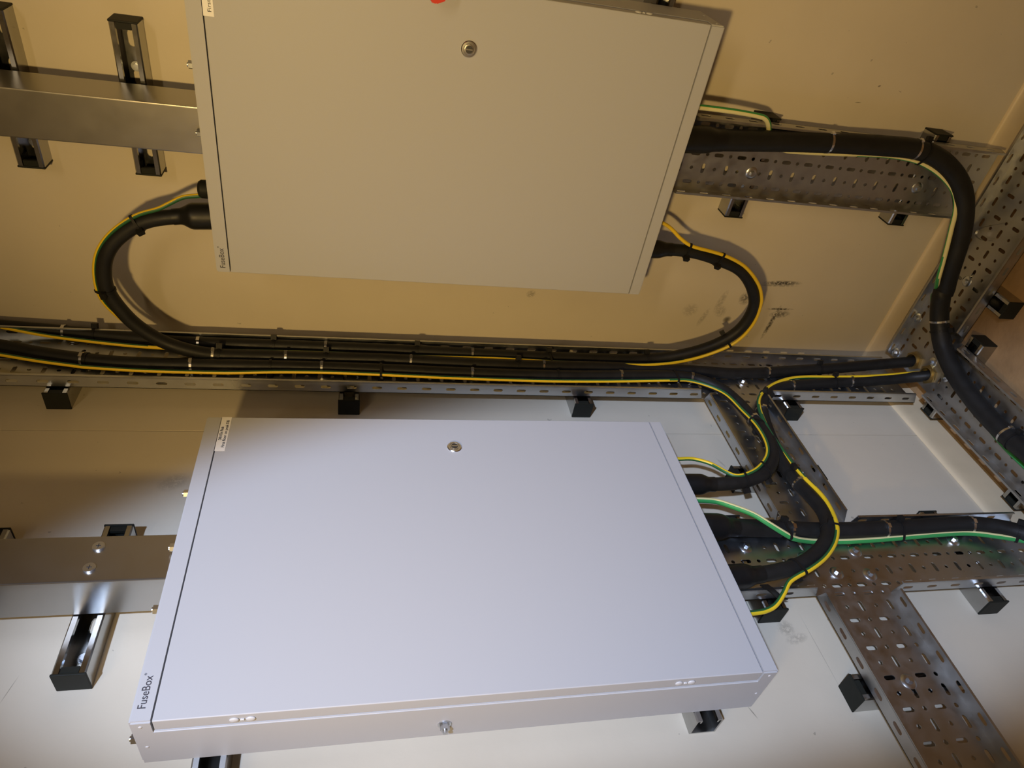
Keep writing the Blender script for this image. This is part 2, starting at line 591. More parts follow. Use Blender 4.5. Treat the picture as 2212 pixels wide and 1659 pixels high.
XB = 0.0395    # bed height of trays on the left wall
tray('long upright perforated tray in the wall corner carrying three black cables', 'lv', (XB, -0.122, 2.30), 0.0, 2.222,
     [(0.0, 2.222)], [(0.0, 1.650), (1.812, 2.222)], bolts=((1.782, -0.013), (0.37, 0.0), (0.87, -0.058), (1.365, -0.058)))
tray('short perforated tray linking the corner tray to the lower tray', 'lh', (XB + 0.0013, -0.195, 0.572), 0.0, 0.372,
     [(0.006, 0.365)], [(0.006, 0.365)], bolts=((0.235, 0.048),))
tray('upright perforated tray running from the lower board to the floor', 'lv', (XB, -0.638, 0.83), 0.0, 0.722,
     [(0.0, 0.178), (0.338, 0.722)], [(0.0, 0.187), (0.337, 0.722)],
     bolts=((0.101, 0.03), (0.205, 0.002), (0.317, 0.013), (0.251, -0.032), (0.316, -0.038), (0.547, 0.029)))
tray('wide perforated tray leaving the picture at bottom right', 'lh', (XB + 0.0013, -0.700, 0.570), 0.0, 0.55,
     [(0.014, 0.55)], [(0.014, 0.55)], bolts=((0.171, 0.0),), material='galv_dull')
tray('perforated tray below the upper board carrying the thickest cable', 'rv', (0.535, -0.0395, 0.815), 0.0, 0.715,
     [(0.0, 0.715)], [(0.0, 0.69)], bolts=((0.17, -0.028), (0.565, -0.024)), material='galv_dull')
FZ = FLOOR + SD + 0.001
tray('perforated floor tray along the right wall with cables dropping through it', 'fx', (0.066, -0.112, FZ), 0.0, 0.95,
     [(0.0, 0.95)], [(0.160, 0.95)], bolts=((0.266, 0.004), (0.122, 0.066), (0.014, 0.066), (0.066, -0.042)), material='galv_dull',
     big=((0.036, 0.004, 0.0185), (0.038, -0.053, 0.0185)), cut=0.014)
tray('perforated floor tray along the left wall under the thickest cable', 'fy', (0.141, -0.188, FZ + 0.0013), 0.0, 0.72,
     [(0.008, 0.72)], [(0.0, 0.72)], bolts=((0.018, -0.012),), material='galv_dull', cut=0.014)


# rubber / brass bushes where two cables drop through the floor tray
def bush(label, x, y):
    bm = bmesh.new()
    n = 6
    o6 = ngon(0.0245, 6, 0, 0, 0.3)
    inner = ngon(0.0168, 24)
    add_sheet(bm, o6, [inner], lambda a, b, h: (a, b, h), 0.007)
    add_sheet(bm, ngon(0.0182, 24), [ngon(0.0160, 24)], lambda a, b, h: (a, b, h - 0.012), 0.024)
    o = obj('cable_bush', bm_mesh(bm, 'cable_bush', angle=30), 'brass')
    o.location = (x, y, FZ + TT)
    o['label'] = label
    o['category'] = 'bush'
    o['group'] = 'brass cable bushes in the floor tray'


bush('brass hexagon bush nearer the right wall where a cable enters the floor tray', 0.102, -0.108)
bush('brass hexagon bush nearer the lower tray where cable and earth wire drop through', 0.104, -0.165)

# ------------------------------------------------------------------ steel trunking
def trunking(label, ax, origin, L, Wd, D, knobs=()):
    t = thing('steel_trunking', label, 'trunking', origin, *AX[ax])
    h = Wd / 2
    th = 0.0014
    bm = bmesh.new()
    prof = [(-h, 0), (h, 0), (h, D - 0.003), (h - th, D - 0.003), (h - th, th), (-h + th, th), (-h + th, D - 0.003), (-h, D - 0.003)]
    add_prism(bm, prof, 0.0, L, lambda a, b, k: (k, a, b))
    obj('trough', bm_mesh(bm, 'trough'), 'trunk', t)
    bm = bmesh.new()
    r = 0.0018
    g = 0.0008
    prof = [(-h - g, D - 0.013), (-h - g, D - r), (-h - g + r * 0.3, D - r * 0.3), (-h + r, D), (h - r, D), (h + g - r * 0.3, D - r * 0.3), (h + g, D - r), (h + g, D - 0.013),
            (h, D - 0.013), (h, D - r - 0.001), (-h, D - r - 0.001), (-h, D - 0.013)]
    add_prism(bm, prof, 0.0, L, lambda a, b, k: (k, a, b))
    lid = obj('lid', bm_mesh(bm, 'lid', angle=50), 'trunk', t)
    for (a, b) in knobs:
        bm = bmesh.new()
        add_prism(bm, ngon(0.0078, 28), D, D + 0.0032, lambda p, q, k: (a + p, b + q, k))
        bmesh.ops.bevel(bm, geom=[e for e in bm.edges if all(v.co.z > D + 0.003 for v in e.verts)], offset=0.0008, segments=2, affect='EDGES')
        s = obj('turnbuckle_screw', bm_mesh(bm, 'turnbuckle_screw', angle=40), 'zinc', t)
        bm = bmesh.new()
        add_box(bm, (a - 0.0004, b - 0.0035, D + 0.0030), (a + 0.0004, b + 0.0035, D + 0.0035))
        add_box(bm, (a - 0.0030, b - 0.0005, D + 0.0030), (a + 0.0030, b + 0.0005, D + 0.0035))
        obj('cross_slot', bm_mesh(bm, 'cross_slot'), 'ink', s)
    return t


trunking('square steel trunking entering the top of the bluish lit board', 'lv', (SD + 0.0025, -0.6435, 2.3), 2.3 - 1.656, 0.0735, 0.074,
         knobs=((2.3 - 1.755, 0.0185), (2.3 - 1.757, -0.0165)))
trunking('square steel trunking entering the top of the upper board', 'rv', (0.516, -0.047, 2.3), 2.3 - 1.664, 0.0735, 0.080)


# ------------------------------------------------------------------ text
def text_mesh(s, size, name, spacing=1.0, thick=0.00015, bold=0.004):
    c = bpy.data.curves.new(name, 'FONT')
    c.body = s
    c.size = size
    c.extrude = thick
    c.offset = bold * size
    c.space_character = spacing
    o = bpy.data.objects.new(name, c)
    COL.objects.link(o)
    bpy.context.view_layer.update()
    me = bpy.data.meshes.new_from_object(o.evaluated_get(bpy.context.evaluated_depsgraph_get()))
    bpy.data.objects.remove(o)
    me.name = name
    me.materials.clear()
    return me


# ------------------------------------------------------------------ distribution boards
BW, BH = 0.504, 0.809


def board(label, ax, origin, depth, sticker, top_bolts, gland=None):
    """local x runs across the board away from the corner, y up or down the wall (sgn), z out of the wall."""
    t = thing('distribution_board', label, 'fuse board', origin, *AX[ax])
    up = 1 if ax == 'rh' else -1            # local y that points up in the world
    Y = lambda z: up * z                    # height above the board's centre
    hw, hh, D = BW / 2, BH / 2, depth
    E = 0.0225                              # end plate strips
    dd = 0.021                              # door depth
    # enclosure body: back box with ledge under the door
    bm = bmesh.new()
    add_box(bm, (-hw, -hh + E, 0.0), (hw, hh - E, D - dd - 0.0025))
    bmesh.ops.bevel(bm, geom=[e for e in bm.edges if all(v.co.z > 0.02 for v in e.verts) and abs(e.verts[0].co.x - e.verts[1].co.x) < 1e-6],
                    offset=0.0012, segments=3, affect='EDGES')
    add_box(bm, (-hw + 0.010, -hh + E, D - dd - 0.004), (hw - 0.010, hh - E, D - dd + 0.002))
    obj('enclosure', bm_mesh(bm, 'enclosure', angle=62), 'board', t)
    for s in (1, -1):
        bm = bmesh.new()
        a, b = (hh - E, hh) if s > 0 else (-hh, -hh + E)
        add_box(bm, (-hw, a, 0.0), (hw, b, D))
        bmesh.ops.bevel(bm, geom=[e for e in bm.edges if (all(abs(v.co.z - D) < 1e-6 for v in e.verts) or all(abs(v.co.y) > hh - 1e-5 for v in e.verts)) and not all(abs(v.co.y) < hh - 0.01 for v in e.verts)],
                        offset=0.0022, segments=4, affect='EDGES')
        e = obj('end_plate', bm_mesh(bm, 'end_plate', angle=62), 'board', t)
        # spot-weld dimples on the outer corners
        for xx in (-hw, hw):
            for zz in (0.040, D - 0.010):
                bm = bmesh.new()
                bmesh.ops.create_uvsphere(bm, u_segments=10, v_segments=6, radius=0.0022)
                o = obj('rivet', bm_mesh(bm, 'rivet', smooth=True), 'plug', e)
                o.location = (xx, (a + b) / 2, zz)
                o.scale = (0.45, 1, 1)
    # door: shallow pan
    bm = bmesh.new()
    add_box(bm, (-hw + 0.0008, -hh + E + 0.0016, D - dd), (hw - 0.0008, hh - E - 0.0016, D - 0.0003), 0.0014, 3)
    door = obj('door', bm_mesh(bm, 'door', angle=62), 'board', t)
    # lock near the edge away from / toward the corner
    lx = lock_x[ax]
    bm = bmesh.new()
    n = 32
    prof = [(0.0125, 0.0), (0.0125, 0.0012), (0.0112, 0.0024), (0.0088, 0.0026), (0.0084, 0.0012), (0.0074, 0.0012), (0.0072, 0.003), (0.0060, 0.0032)]
    rings = [[bm.verts.new((r * math.cos(2 * math.pi * i / n), r * math.sin(2 * math.pi * i / n), z)) for i in range(n)] for r, z in prof]
    for p, q in zip(rings, rings[1:]):
        for i in range(n):
            bm.faces.new((p[i], p[(i + 1) % n], q[(i + 1) % n], q[i]))
    bm.faces.new(rings[-1])
    lk = obj('lock', bm_mesh(bm, 'lock', angle=30), 'stainless', door)
    lk.location = (lx, 0, D - 0.0003)
    bm = bmesh.new()
    add_prism(bm, ngon(0.0058, 24), 0.0030, 0.0034, lambda a, b, h: (a, b, h))
    obj('lock_barrel', bm_mesh(bm, 'lock_barrel'), 'dark', lk)
    bm = bmesh.new()
    add_box(bm, (-0.0010, -0.0052, 0.0032), (0.0010, 0.0052, 0.0040))
    obj('key_slot', bm_mesh(bm, 'key_slot'), 'stainless', lk)
    # side plugs on the hinge edges and the earth stud
    for xx in (-hw, hw):
        for yy in (0.277, 0.295, -0.277, -0.259):
            bm = bmesh.new()
            bmesh.ops.create_uvsphere(bm, u_segments=16, v_segments=8, radius=0.0055)
            o = obj('hinge_plug', bm_mesh(bm, 'hinge_plug', smooth=True), 'plug', door)
            o.location = (xx, Y(yy), D - 0.0105)
            o.scale = (0.35, 1.0, 0.8)
            bm = bmesh.new()
            bmesh.ops.create_uvsphere(bm, u_segments=8, v_segments=5, radius=0.0016)
            o2 = obj('hinge_pip', bm_mesh(bm, 'hinge_pip', smooth=True), 'plug', door)
            o2.location = (xx, Y(yy + (0.008 if yy in (0.277, -0.277) else -0.008)), D - 0.0105)
    far = hw if ax == 'lh' else -hw
    bm = bmesh.new()
    add_prism(bm, ngon(0.0088, 24), 0.0, 0.0016, lambda a, b, h: (h, a, b))
    add_prism(bm, ngon(0.0062, 6), 0.0016, 0.0085, lambda a, b, h: (h, a, b))
    add_prism(bm, ngon(0.0032, 16), 0.0085, 0.0125, lambda a, b, h: (h, a, b))
    eb = obj('earth_stud', bm_mesh(bm, 'earth_stud', angle=35), 'zinc', t)
    eb.location = (hw, Y(0.0475), 0.032)
    # bolts through the top plate
    for bx, bz in top_bolts:
        bm = bmesh.new()
        add_prism(bm, ngon(0.0062, 6), 0.0, 0.0070, lambda a, b, h: (a, Y(hh + h), b))
        add_prism(bm, ngon(0.0032, 12), 0.0070, 0.0090, lambda a, b, h: (a, Y(hh + h), b))
        o = obj('plate_bolt', bm_mesh(bm, 'plate_bolt', angle=35), 'zinc', t)
        o.location = (bx, 0, bz)
    if gland:
        gx, gz = gland
        bm = bmesh.new()
        prof = [(0.0, 0.0165), (0.007, 0.0165), (0.0072, 0.0150), (0.009, 0.0150), (0.009, 0.0160), (0.020, 0.0155), (0.024, 0.0125), (0.0255, 0.0075), (0.024, 0.0060)]
        n = 18
        rings = [[bm.verts.new((r * math.cos(2 * math.pi * i / n), Y(hh + z), r * math.sin(2 * math.pi * i / n))) for i in range(n)] for z, r in prof]
        for p, q in zip(rings, rings[1:]):
            for i in range(n):
                bm.faces.new((p[i], p[(i + 1) % n], q[(i + 1) % n], q[i]))
        bm.faces.new(rings[-1])
        o = obj('cable_gland', bm_mesh(bm, 'cable_gland', angle=25), 'cap', t)
        o.location = (gx, 0, gz)
        o['label'] = 'black plastic cable gland'
    return t, door


lock_x = {'rh': 0.693 - 0.524, 'lh': 0.452 - 0.633}
bA, doorA = board('upper white fuse board in brownish light on the right wall', 'rh', (0.524, -0.041, 1.2575), 0.106, None,
                  [(0.094, 0.092), (-0.009, 0.090)], gland=(0.403 - 0.524, 0.052))
bB, doorB = board('lower white fuse board in bluish light on the left wall', 'lh', (SD, -0.633, 1.2495), 0.0985, None,
                  [(-0.093, 0.088), (0.004, 0.086), (0.102, 0.088), (0.242, 0.042)])


def put_text(parent, s, size, p, xdir, ydir, material, name, spacing=1.0, width=None):
    """text origin p in parent space, reading along xdir with glyph tops toward ydir"""
    me = text_mesh(s, size, name, spacing)
    o = obj(name, me, material, parent)
    X, Yv = Vector(xdir).normalized(), Vector(ydir).normalized()
    k = 1.0
    if width:
        k = width / max(v.co.x for v in me.vertices)
    o.matrix_local = Matrix.Translation(Vector(p)) @ Matrix((X * k, Yv, X.cross(Yv))).transposed().to_4x4()
    return o


# board on the right wall: local x = world x, y = up.  Reading direction left to right = +x.
fr = 0.106 + 0.0001
put_text(bA, 'FuseBox', 0.0125, (0.281 - 0.524, 1.6463 - 1.2575, fr), (1, 0, 0), (0, 1, 0), 'logo', 'logo_lettering', width=0.0395)
put_text(bA, '\u00ae', 0.0035, (0.3212 - 0.524, 1.6535 - 1.2575, fr), (1, 0, 0), (0, 1, 0), 'logo', 'logo_mark')
bm = bmesh.new()
add_box(bm, (0.691 - 0.524, 1.624 - 1.2575, fr - 0.0003), (0.771 - 0.524, 1.6385 - 1.2575, fr + 0.0001))
stA = obj('label_sticker', bm_mesh(bm, 'label_sticker'), 'sticker', doorA)
put_text(stA, 'First floor', 0.0072, (0.6965 - 0.524, 1.6272 - 1.2575, fr + 0.0002), (1, 0, 0), (0, 1, 0), 'ink', 'label_lettering', 1.05, width=0.036)
# board on the left wall: local x = world -y, local y = down.  Reading direction = world +y = local -x.
fr = 0.0985 + 0.0001
Lx = lambda y: -y - 0.633
Ly = lambda z: 1.2495 - z
put_text(bB, 'FuseBox', 0.0125, (Lx(-0.8695), Ly(1.6395), fr), (-1, 0, 0), (0, -1, 0), 'logo', 'logo_lettering', width=0.0395)
put_text(bB, '\u00ae', 0.0035, (Lx(-0.8292), Ly(1.6467), fr), (-1, 0, 0), (0, -1, 0), 'logo', 'logo_mark')
bm = bmesh.new()
add_box(bm, (Lx(-0.461), Ly(1.6152), fr - 0.0003), (Lx(-0.3822), Ly(1.6305), fr + 0.0001))
stB = obj('label_sticker', bm_mesh(bm, 'label_sticker'), 'sticker', doorB)
put_text(stB, 'DB1/On Peak', 0.0066, (Lx(-0.437), Ly(1.6242), fr + 0.0002), (-1, 0, 0), (0, -1, 0), 'ink', 'label_lettering', 1.0, width=0.0315)
put_text(stB, 'First floor on peak DB', 0.0066, (Lx(-0.4535), Ly(1.6177), fr + 0.0002), (-1, 0, 0), (0, -1, 0), 'ink', 'label_lettering', 1.0, width=0.0635)

# red plastic tag fixed at the door edge of the upper board, mostly out of the picture
t = thing('red_tag', 'red plastic tag at the very top edge over the upper board', 'tag', (0.772, -0.147, 1.313), *AX['rh'])
bm = bmesh.new()
add_prism(bm, [(-0.016, 0.0115), (0.03, 0.0135), (0.03, -0.0135), (-0.006, -0.0125), (-0.012, -0.0105), (-0.018, 0.003)], 0.012, 0.034, lambda a, b, h: (a, b, h))
bmesh.ops.recalc_face_normals(bm, faces=bm.faces)
bmesh.ops.bevel(bm, geom=bm.edges[:], offset=0.0016, segments=2, affect='EDGES')
obj('tag_body', bm_mesh(bm, 'tag_body', angle=40), 'red', t)
bm = bmesh.new()
add_box(bm, (0.004, -0.009, 0.0), (0.022, 0.009, 0.014), 0.001)
obj('tag_clip', bm_mesh(bm, 'tag_clip'), 'dark', t)

# ------------------------------------------------------------------ cables and earth wires
PATHS = {
    'K1': [(0.053, -0.0236, 2.1493), (0.053, -0.0311, 2.099), (0.053, -0.0421, 1.982), (0.053, -0.057, 1.844), (0.053, -0.066, 1.7558), (0.053, -0.0656, 1.6129), (0.053, -0.0669, 1.4632), (0.053, -0.0688, 1.2865), (0.053, -0.0749, 1.0798), (0.053, -0.0761, 0.8598), (0.058, -0.0766, 0.739), (0.084, -0.085, 0.6562), (0.1192, -0.088, 0.5905), (0.1613, -0.09, 0.5537), (0.2147, -0.092, 0.5445), (0.254, -0.094, 0.5582), (0.2931, -0.095, 0.5889), (0.3194, -0.095, 0.6247), (0.336, -0.095, 0.6753), (0.3481, -0.094, 0.7277), (0.3521, -0.094, 0.776), (0.3509, -0.094, 0.8147), (0.3481, -0.094, 0.8596)],
    'K2': [(0.355, -0.094, 1.6527), (0.3532, -0.094, 1.6735), (0.3513, -0.095, 1.7024), (0.3488, -0.096, 1.7288), (0.3389, -0.1, 1.7769), (0.3144, -0.105, 1.8164), (0.2856, -0.11, 1.8427), (0.2484, -0.112, 1.8575), (0.2039, -0.112, 1.8612), (0.1645, -0.112, 1.8485), (0.1229, -0.112, 1.8235), (0.0866, -0.112, 1.7816), (0.067, -0.1132, 1.7301), (0.056, -0.1082, 1.6795), (0.053, -0.1043, 1.5897), (0.053, -0.1041, 1.4759), (0.053, -0.1028, 1.3792), (0.053, -0.1055, 1.2915), (0.053, -0.1108, 1.1241), (0.053, -0.1107, 1.0103), (0.053, -0.1084, 0.8608), (0.053, -0.1111, 0.7073), (0.053, -0.1128, 0.6241), (0.053, -0.1183, 0.5444), (0.053, -0.1112, 0.4572), (0.057, -0.1047, 0.3709), (0.065, -0.0995, 0.2535), (0.078, -0.0957, 0.1335), (0.0991, -0.1075, 0.046), (0.1, -0.1026, 0)],
    'K3': [(0.053, -0.0881, 2.1251), (0.053, -0.0956, 2.0763), (0.053, -0.1139, 2.0073), (0.053, -0.1279, 1.9385), (0.053, -0.1363, 1.8715), (0.053, -0.1383, 1.8222), (0.053, -0.1386, 1.7318), (0.053, -0.1368, 1.6076), (0.053, -0.1365, 1.4846), (0.053, -0.1387, 1.3367), (0.053, -0.1416, 1.2377), (0.053, -0.144, 1.1011), (0.053, -0.1431, 0.9297), (0.053, -0.1345, 0.7774), (0.053, -0.1343, 0.6854), (0.053, -0.1461, 0.6374), (0.056, -0.1802, 0.6), (0.06, -0.228, 0.5832), (0.066, -0.2839, 0.5778), (0.072, -0.3299, 0.5773), (0.079, -0.3783, 0.5845), (0.083, -0.4125, 0.5959), (0.086, -0.4449, 0.6165), (0.087, -0.4704, 0.6437), (0.088, -0.4872, 0.6779), (0.088, -0.4967, 0.7153), (0.088, -0.4995, 0.7595), (0.088, -0.499, 0.796), (0.088, -0.4985, 0.8311)],
    'K4': [(0.1065, -0.1614, 0), (0.1013, -0.1657, 0.046), (0.078, -0.1476, 0.0887), (0.062, -0.1407, 0.1633), (0.054, -0.1401, 0.2444), (0.053, -0.1537, 0.3661), (0.053, -0.1683, 0.4441), (0.053, -0.1982, 0.4924), (0.053, -0.2391, 0.523), (0.053, -0.278, 0.5372), (0.053, -0.3181, 0.5467), (0.053, -0.3579, 0.5532), (0.053, -0.4127, 0.5587), (0.056, -0.4533, 0.5596), (0.06, -0.4793, 0.5587), (0.07, -0.5239, 0.5584), (0.08, -0.5664, 0.5644), (0.087, -0.6082, 0.5824), (0.089, -0.6367, 0.6056), (0.089, -0.662, 0.6384), (0.089, -0.683, 0.6822), (0.088, -0.6931, 0.7268), (0.087, -0.6974, 0.7674), (0.087, -0.6994, 0.8062), (0.087, -0.7004, 0.8413)],
    'K5': [(0.08, -0.5894, 0.8361), (0.08, -0.5906, 0.7967), (0.068, -0.5857, 0.74), (0.058, -0.582, 0.6678), (0.057, -0.5889, 0.5834), (0.057, -0.5901, 0.491), (0.057, -0.588, 0.382), (0.06, -0.586, 0.2706), (0.066, -0.595, 0.212), (0.075, -0.6172, 0.1681), (0.085, -0.6471, 0.14)],
    'K6': [(0.5732, -0.085, 0.8399), (0.5755, -0.085, 0.8088), (0.5785, -0.072, 0.7065), (0.588, -0.062, 0.5547), (0.5958, -0.062, 0.3997), (0.5961, -0.064, 0.3095), (0.576, -0.075, 0.2428), (0.5381, -0.09, 0.1921), (0.4881, -0.104, 0.1633), (0.4322, -0.112, 0.1426), (0.3786, -0.119, 0.1317), (0.3173, -0.114, 0.105), (0.2642, -0.1217, 0.085), (0.2278, -0.1384, 0.074), (0.1973, -0.1655, 0.068), (0.178, -0.1999, 0.066), (0.1601, -0.2542, 0.066), (0.149, -0.3285, 0.066), (0.1455, -0.3869, 0.066), (0.1465, -0.438, 0.066), (0.1517, -0.4907, 0.066), (0.1541, -0.5687, 0.066)],
    'G1': [(0.06, -0.0349, 2.1431), (0.06, -0.0438, 2.0927), (0.06, -0.0663, 2.0096), (0.06, -0.0805, 1.9286), (0.06, -0.0927, 1.8347), (0.06, -0.0971, 1.7492), (0.06, -0.098, 1.6797), (0.06, -0.0961, 1.573), (0.06, -0.0957, 1.4762), (0.06, -0.0982, 1.2886), (0.06, -0.0965, 1.1231), (0.06, -0.1011, 1.0097), (0.06, -0.1047, 0.8694), (0.066, -0.1105, 0.7528), (0.0704, -0.094, 0.655), (0.1054, -0.097, 0.5844), (0.1418, -0.099, 0.5483), (0.1906, -0.101, 0.5338), (0.2354, -0.103, 0.5385), (0.2593, -0.103, 0.5464), (0.2905, -0.104, 0.5682), (0.3277, -0.104, 0.6125), (0.3487, -0.104, 0.6609), (0.3588, -0.104, 0.7019), (0.3679, -0.104, 0.7521), (0.3814, -0.1, 0.7809), (0.3944, -0.096, 0.7989), (0.406, -0.094, 0.8191), (0.4181, -0.094, 0.8556)],
    'G2': [(0.3933, -0.094, 1.6731), (0.39, -0.094, 1.6906), (0.3864, -0.096, 1.7129), (0.3744, -0.1, 1.7357), (0.3644, -0.104, 1.7546), (0.3533, -0.106, 1.785), (0.3347, -0.11, 1.8146), (0.3095, -0.113, 1.8415), (0.2795, -0.115, 1.8612), (0.2463, -0.115, 1.872), (0.2088, -0.112, 1.877), (0.178, -0.107, 1.8758), (0.1511, -0.101, 1.8675), (0.1212, -0.093, 1.8525), (0.0942, -0.09, 1.8283), (0.0634, -0.09, 1.7876), (0.046, -0.0963, 1.7355), (0.043, -0.1035, 1.6805), (0.044, -0.1112, 1.5542), (0.044, -0.1096, 1.3857), (0.044, -0.1137, 1.188)],
    'G3': [(0.062, -0.1241, 2.109), (0.062, -0.1337, 2.0606), (0.062, -0.1495, 1.9938), (0.062, -0.1618, 1.927), (0.062, -0.1651, 1.905), (0.062, -0.1711, 1.8166), (0.062, -0.1722, 1.7253), (0.062, -0.1714, 1.6518), (0.062, -0.1653, 1.5752), (0.062, -0.1628, 1.4779), (0.062, -0.1655, 1.3586), (0.062, -0.17, 1.2409), (0.062, -0.1727, 1.107), (0.062, -0.1732, 0.9913), (0.062, -0.1679, 0.8437), (0.062, -0.1599, 0.7128), (0.064, -0.1626, 0.6745), (0.066, -0.1819, 0.6369), (0.07, -0.2149, 0.6077), (0.077, -0.2756, 0.5991), (0.085, -0.3212, 0.5961), (0.092, -0.364, 0.6002), (0.097, -0.403, 0.6098), (0.099, -0.431, 0.6235), (0.1, -0.4546, 0.6446), (0.1, -0.474, 0.6698), (0.1, -0.4874, 0.7005), (0.098, -0.4877, 0.7191), (0.096, -0.4756, 0.7332), (0.092, -0.4512, 0.7513), (0.09, -0.4387, 0.7727), (0.09, -0.4355, 0.7889), (0.09, -0.4362, 0.8104), (0.09, -0.4366, 0.842)],
    'G4': [(0.1032, -0.1462, 0), (0.1003, -0.1518, 0.046), (0.09, -0.1439, 0.0786), (0.073, -0.1368, 0.1577), (0.065, -0.1348, 0.2444), (0.062, -0.1335, 0.307), (0.062, -0.1355, 0.3592), (0.062, -0.1435, 0.4075), (0.062, -0.1625, 0.4543), (0.062, -0.1891, 0.4954), (0.062, -0.2177, 0.5235), (0.062, -0.2466, 0.5378), (0.062, -0.279, 0.5461), (0.062, -0.3219, 0.5514), (0.062, -0.3698, 0.5507), (0.066, -0.4272, 0.5505), (0.072, -0.4728, 0.5495), (0.082, -0.5225, 0.5473), (0.09, -0.5629, 0.5547), (0.097, -0.6026, 0.569), (0.099, -0.6291, 0.5838), (0.1, -0.6541, 0.6056), (0.1, -0.6789, 0.6373), (0.1, -0.6987, 0.6745), (0.099, -0.7099, 0.7036), (0.097, -0.7201, 0.7256), (0.094, -0.7371, 0.7423), (0.09, -0.7559, 0.765), (0.088, -0.7638, 0.7867), (0.087, -0.7654, 0.8088), (0.087, -0.7661, 0.8377)],
    'G5': [(0.088, -0.5361, 0.8406), (0.088, -0.5368, 0.8105), (0.088, -0.5407, 0.7769), (0.088, -0.5527, 0.7507), (0.088, -0.5718, 0.7178), (0.084, -0.5908, 0.6938), (0.074, -0.6054, 0.6652), (0.063, -0.6095, 0.6412), (0.052, -0.6079, 0.6032), (0.05, -0.6091, 0.5544), (0.05, -0.6095, 0.5014), (0.05, -0.607, 0.4343), (0.052, -0.6035, 0.3459), (0.055, -0.6033, 0.258), (0.062, -0.6179, 0.2052), (0.07, -0.6368, 0.1607), (0.078, -0.6571, 0.1327)],
    'G6': [(0.6342, -0.094, 0.8548), (0.6343, -0.09, 0.8198), (0.6324, -0.084, 0.7546), (0.6284, -0.078, 0.7013), (0.6242, -0.075, 0.6812), (0.613, -0.068, 0.6661), (0.5955, -0.055, 0.65), (0.573, -0.045, 0.6251), (0.5614, -0.046, 0.5967), (0.5632, -0.052, 0.5695), (0.5678, -0.056, 0.5057), (0.5727, -0.058, 0.4453), (0.5768, -0.06, 0.3869), (0.5772, -0.063, 0.3417), (0.5737, -0.067, 0.3044), (0.5639, -0.073, 0.2676), (0.549, -0.08, 0.2346), (0.5306, -0.088, 0.2077), (0.5099, -0.096, 0.1919), (0.4869, -0.104, 0.1851), (0.4598, -0.109, 0.1792), (0.4228, -0.115, 0.1701), (0.3777, -0.12, 0.1578), (0.3425, -0.123, 0.1483), (0.2948, -0.0978, 0.105), (0.2623, -0.1013, 0.088), (0.2267, -0.1096, 0.07), (0.1915, -0.135, 0.053), (0.1664, -0.184, 0.05), (0.1449, -0.2608, 0.05), (0.123, -0.3472, 0.05), (0.116, -0.4006, 0.05), (0.1138, -0.4353, 0.05), (0.1146, -0.4757, 0.05), (0.1169, -0.5349, 0.05)],
}
# ties: metal = arc fractions; black = (arc fraction, side)
TIES = {
    'K1': ([0.0816, 0.2073, 0.3273, 0.4768], [(0.1102, 'u'), (0.2788, 'u'), (0.4195, 'u'), (0.5662, 'u'), (0.681, 'u'), (0.7736, 'u'), (0.9501, 'd'), (0.912, 'd')]),
    'K2': ([0.2393, 0.3029, 0.4153, 0.5456, 0.7963], [(0.0616, 'd'), (0.1345, 'd'), (0.2437, 'u'), (0.3373, 'u'), (0.5206, 'u'), (0.8618, 'u')]),
    'K3': ([0.0986, 0.1938, 0.3141, 0.4654, 0.6301, 0.7167, 0.8108], [(0.1015, 'd'), (0.269, 'd'), (0.3754, 'd'), (0.5565, 'd'), (0.6974, 'd'), (0.8218, 'd'), (0.9355, 'd'), (0.9062, 'd')]),
    'K4': ([0.3427, 0.2014, 0.468, 0.6551], [(0.2399, 'u'), (0.4248, 'u'), (0.6314, 'u'), (0.7674, 'u'), (0.8827, 'd')]),
    'K5': ([0.2841, 0.5566, 0.8289], [(0.2648, 'u'), (0.6082, 'u'), (0.9464, 'u')]),
    'K6': ([0.2233, 0.3548, 0.6808, 0.899], [(0.3681, 'u'), (0.6993, 'u'), (0.9134, 'u')]),
}


def sample(P, n=10):
    P = [Vector(p) for p in P]
    Q = [P[0] * 2 - P[1]] + P + [P[-1] * 2 - P[-2]]
    out = []
    for i in range(1, len(Q) - 2):
        a, b, c, d = Q[i - 1:i + 3]
        for k in range(n):
            s = k / n
            out.append(0.5 * ((2 * b) + (c - a) * s + (2 * a - 5 * b + 4 * c - d) * s * s + (-a + 3 * b - 3 * c + d) * s ** 3))
    out.append(P[-1])
    # light smoothing keeps the hand-read points from showing as kinks
    for _ in range(6):
        out = [out[0]] + [(out[i - 1] + out[i] * 2 + out[i + 1]) / 4 for i in range(1, len(out) - 1)] + [out[-1]]
    return out


def lengths(pts):
    L = [0.0]
    for a, b in zip(pts, pts[1:]):
        L.append(L[-1] + (b - a).length)
    return L


def tangent(pts, i):
    return (pts[min(i + 1, len(pts) - 1)] - pts[max(i - 1, 0)]).normalized()


REF = Vector((0.70, -0.70, 0.15)).normalized()
ROOM = Vector((1.0, -1.3, 1.2))     # middle of the room: wires show their colour seam this way


def twist(keys, x):
    for (a, u), (b, v) in zip(keys, keys[1:]):
        if x <= b:
            return u + (v - u) * (x - a) / (b - a)
    return keys[-1][1]


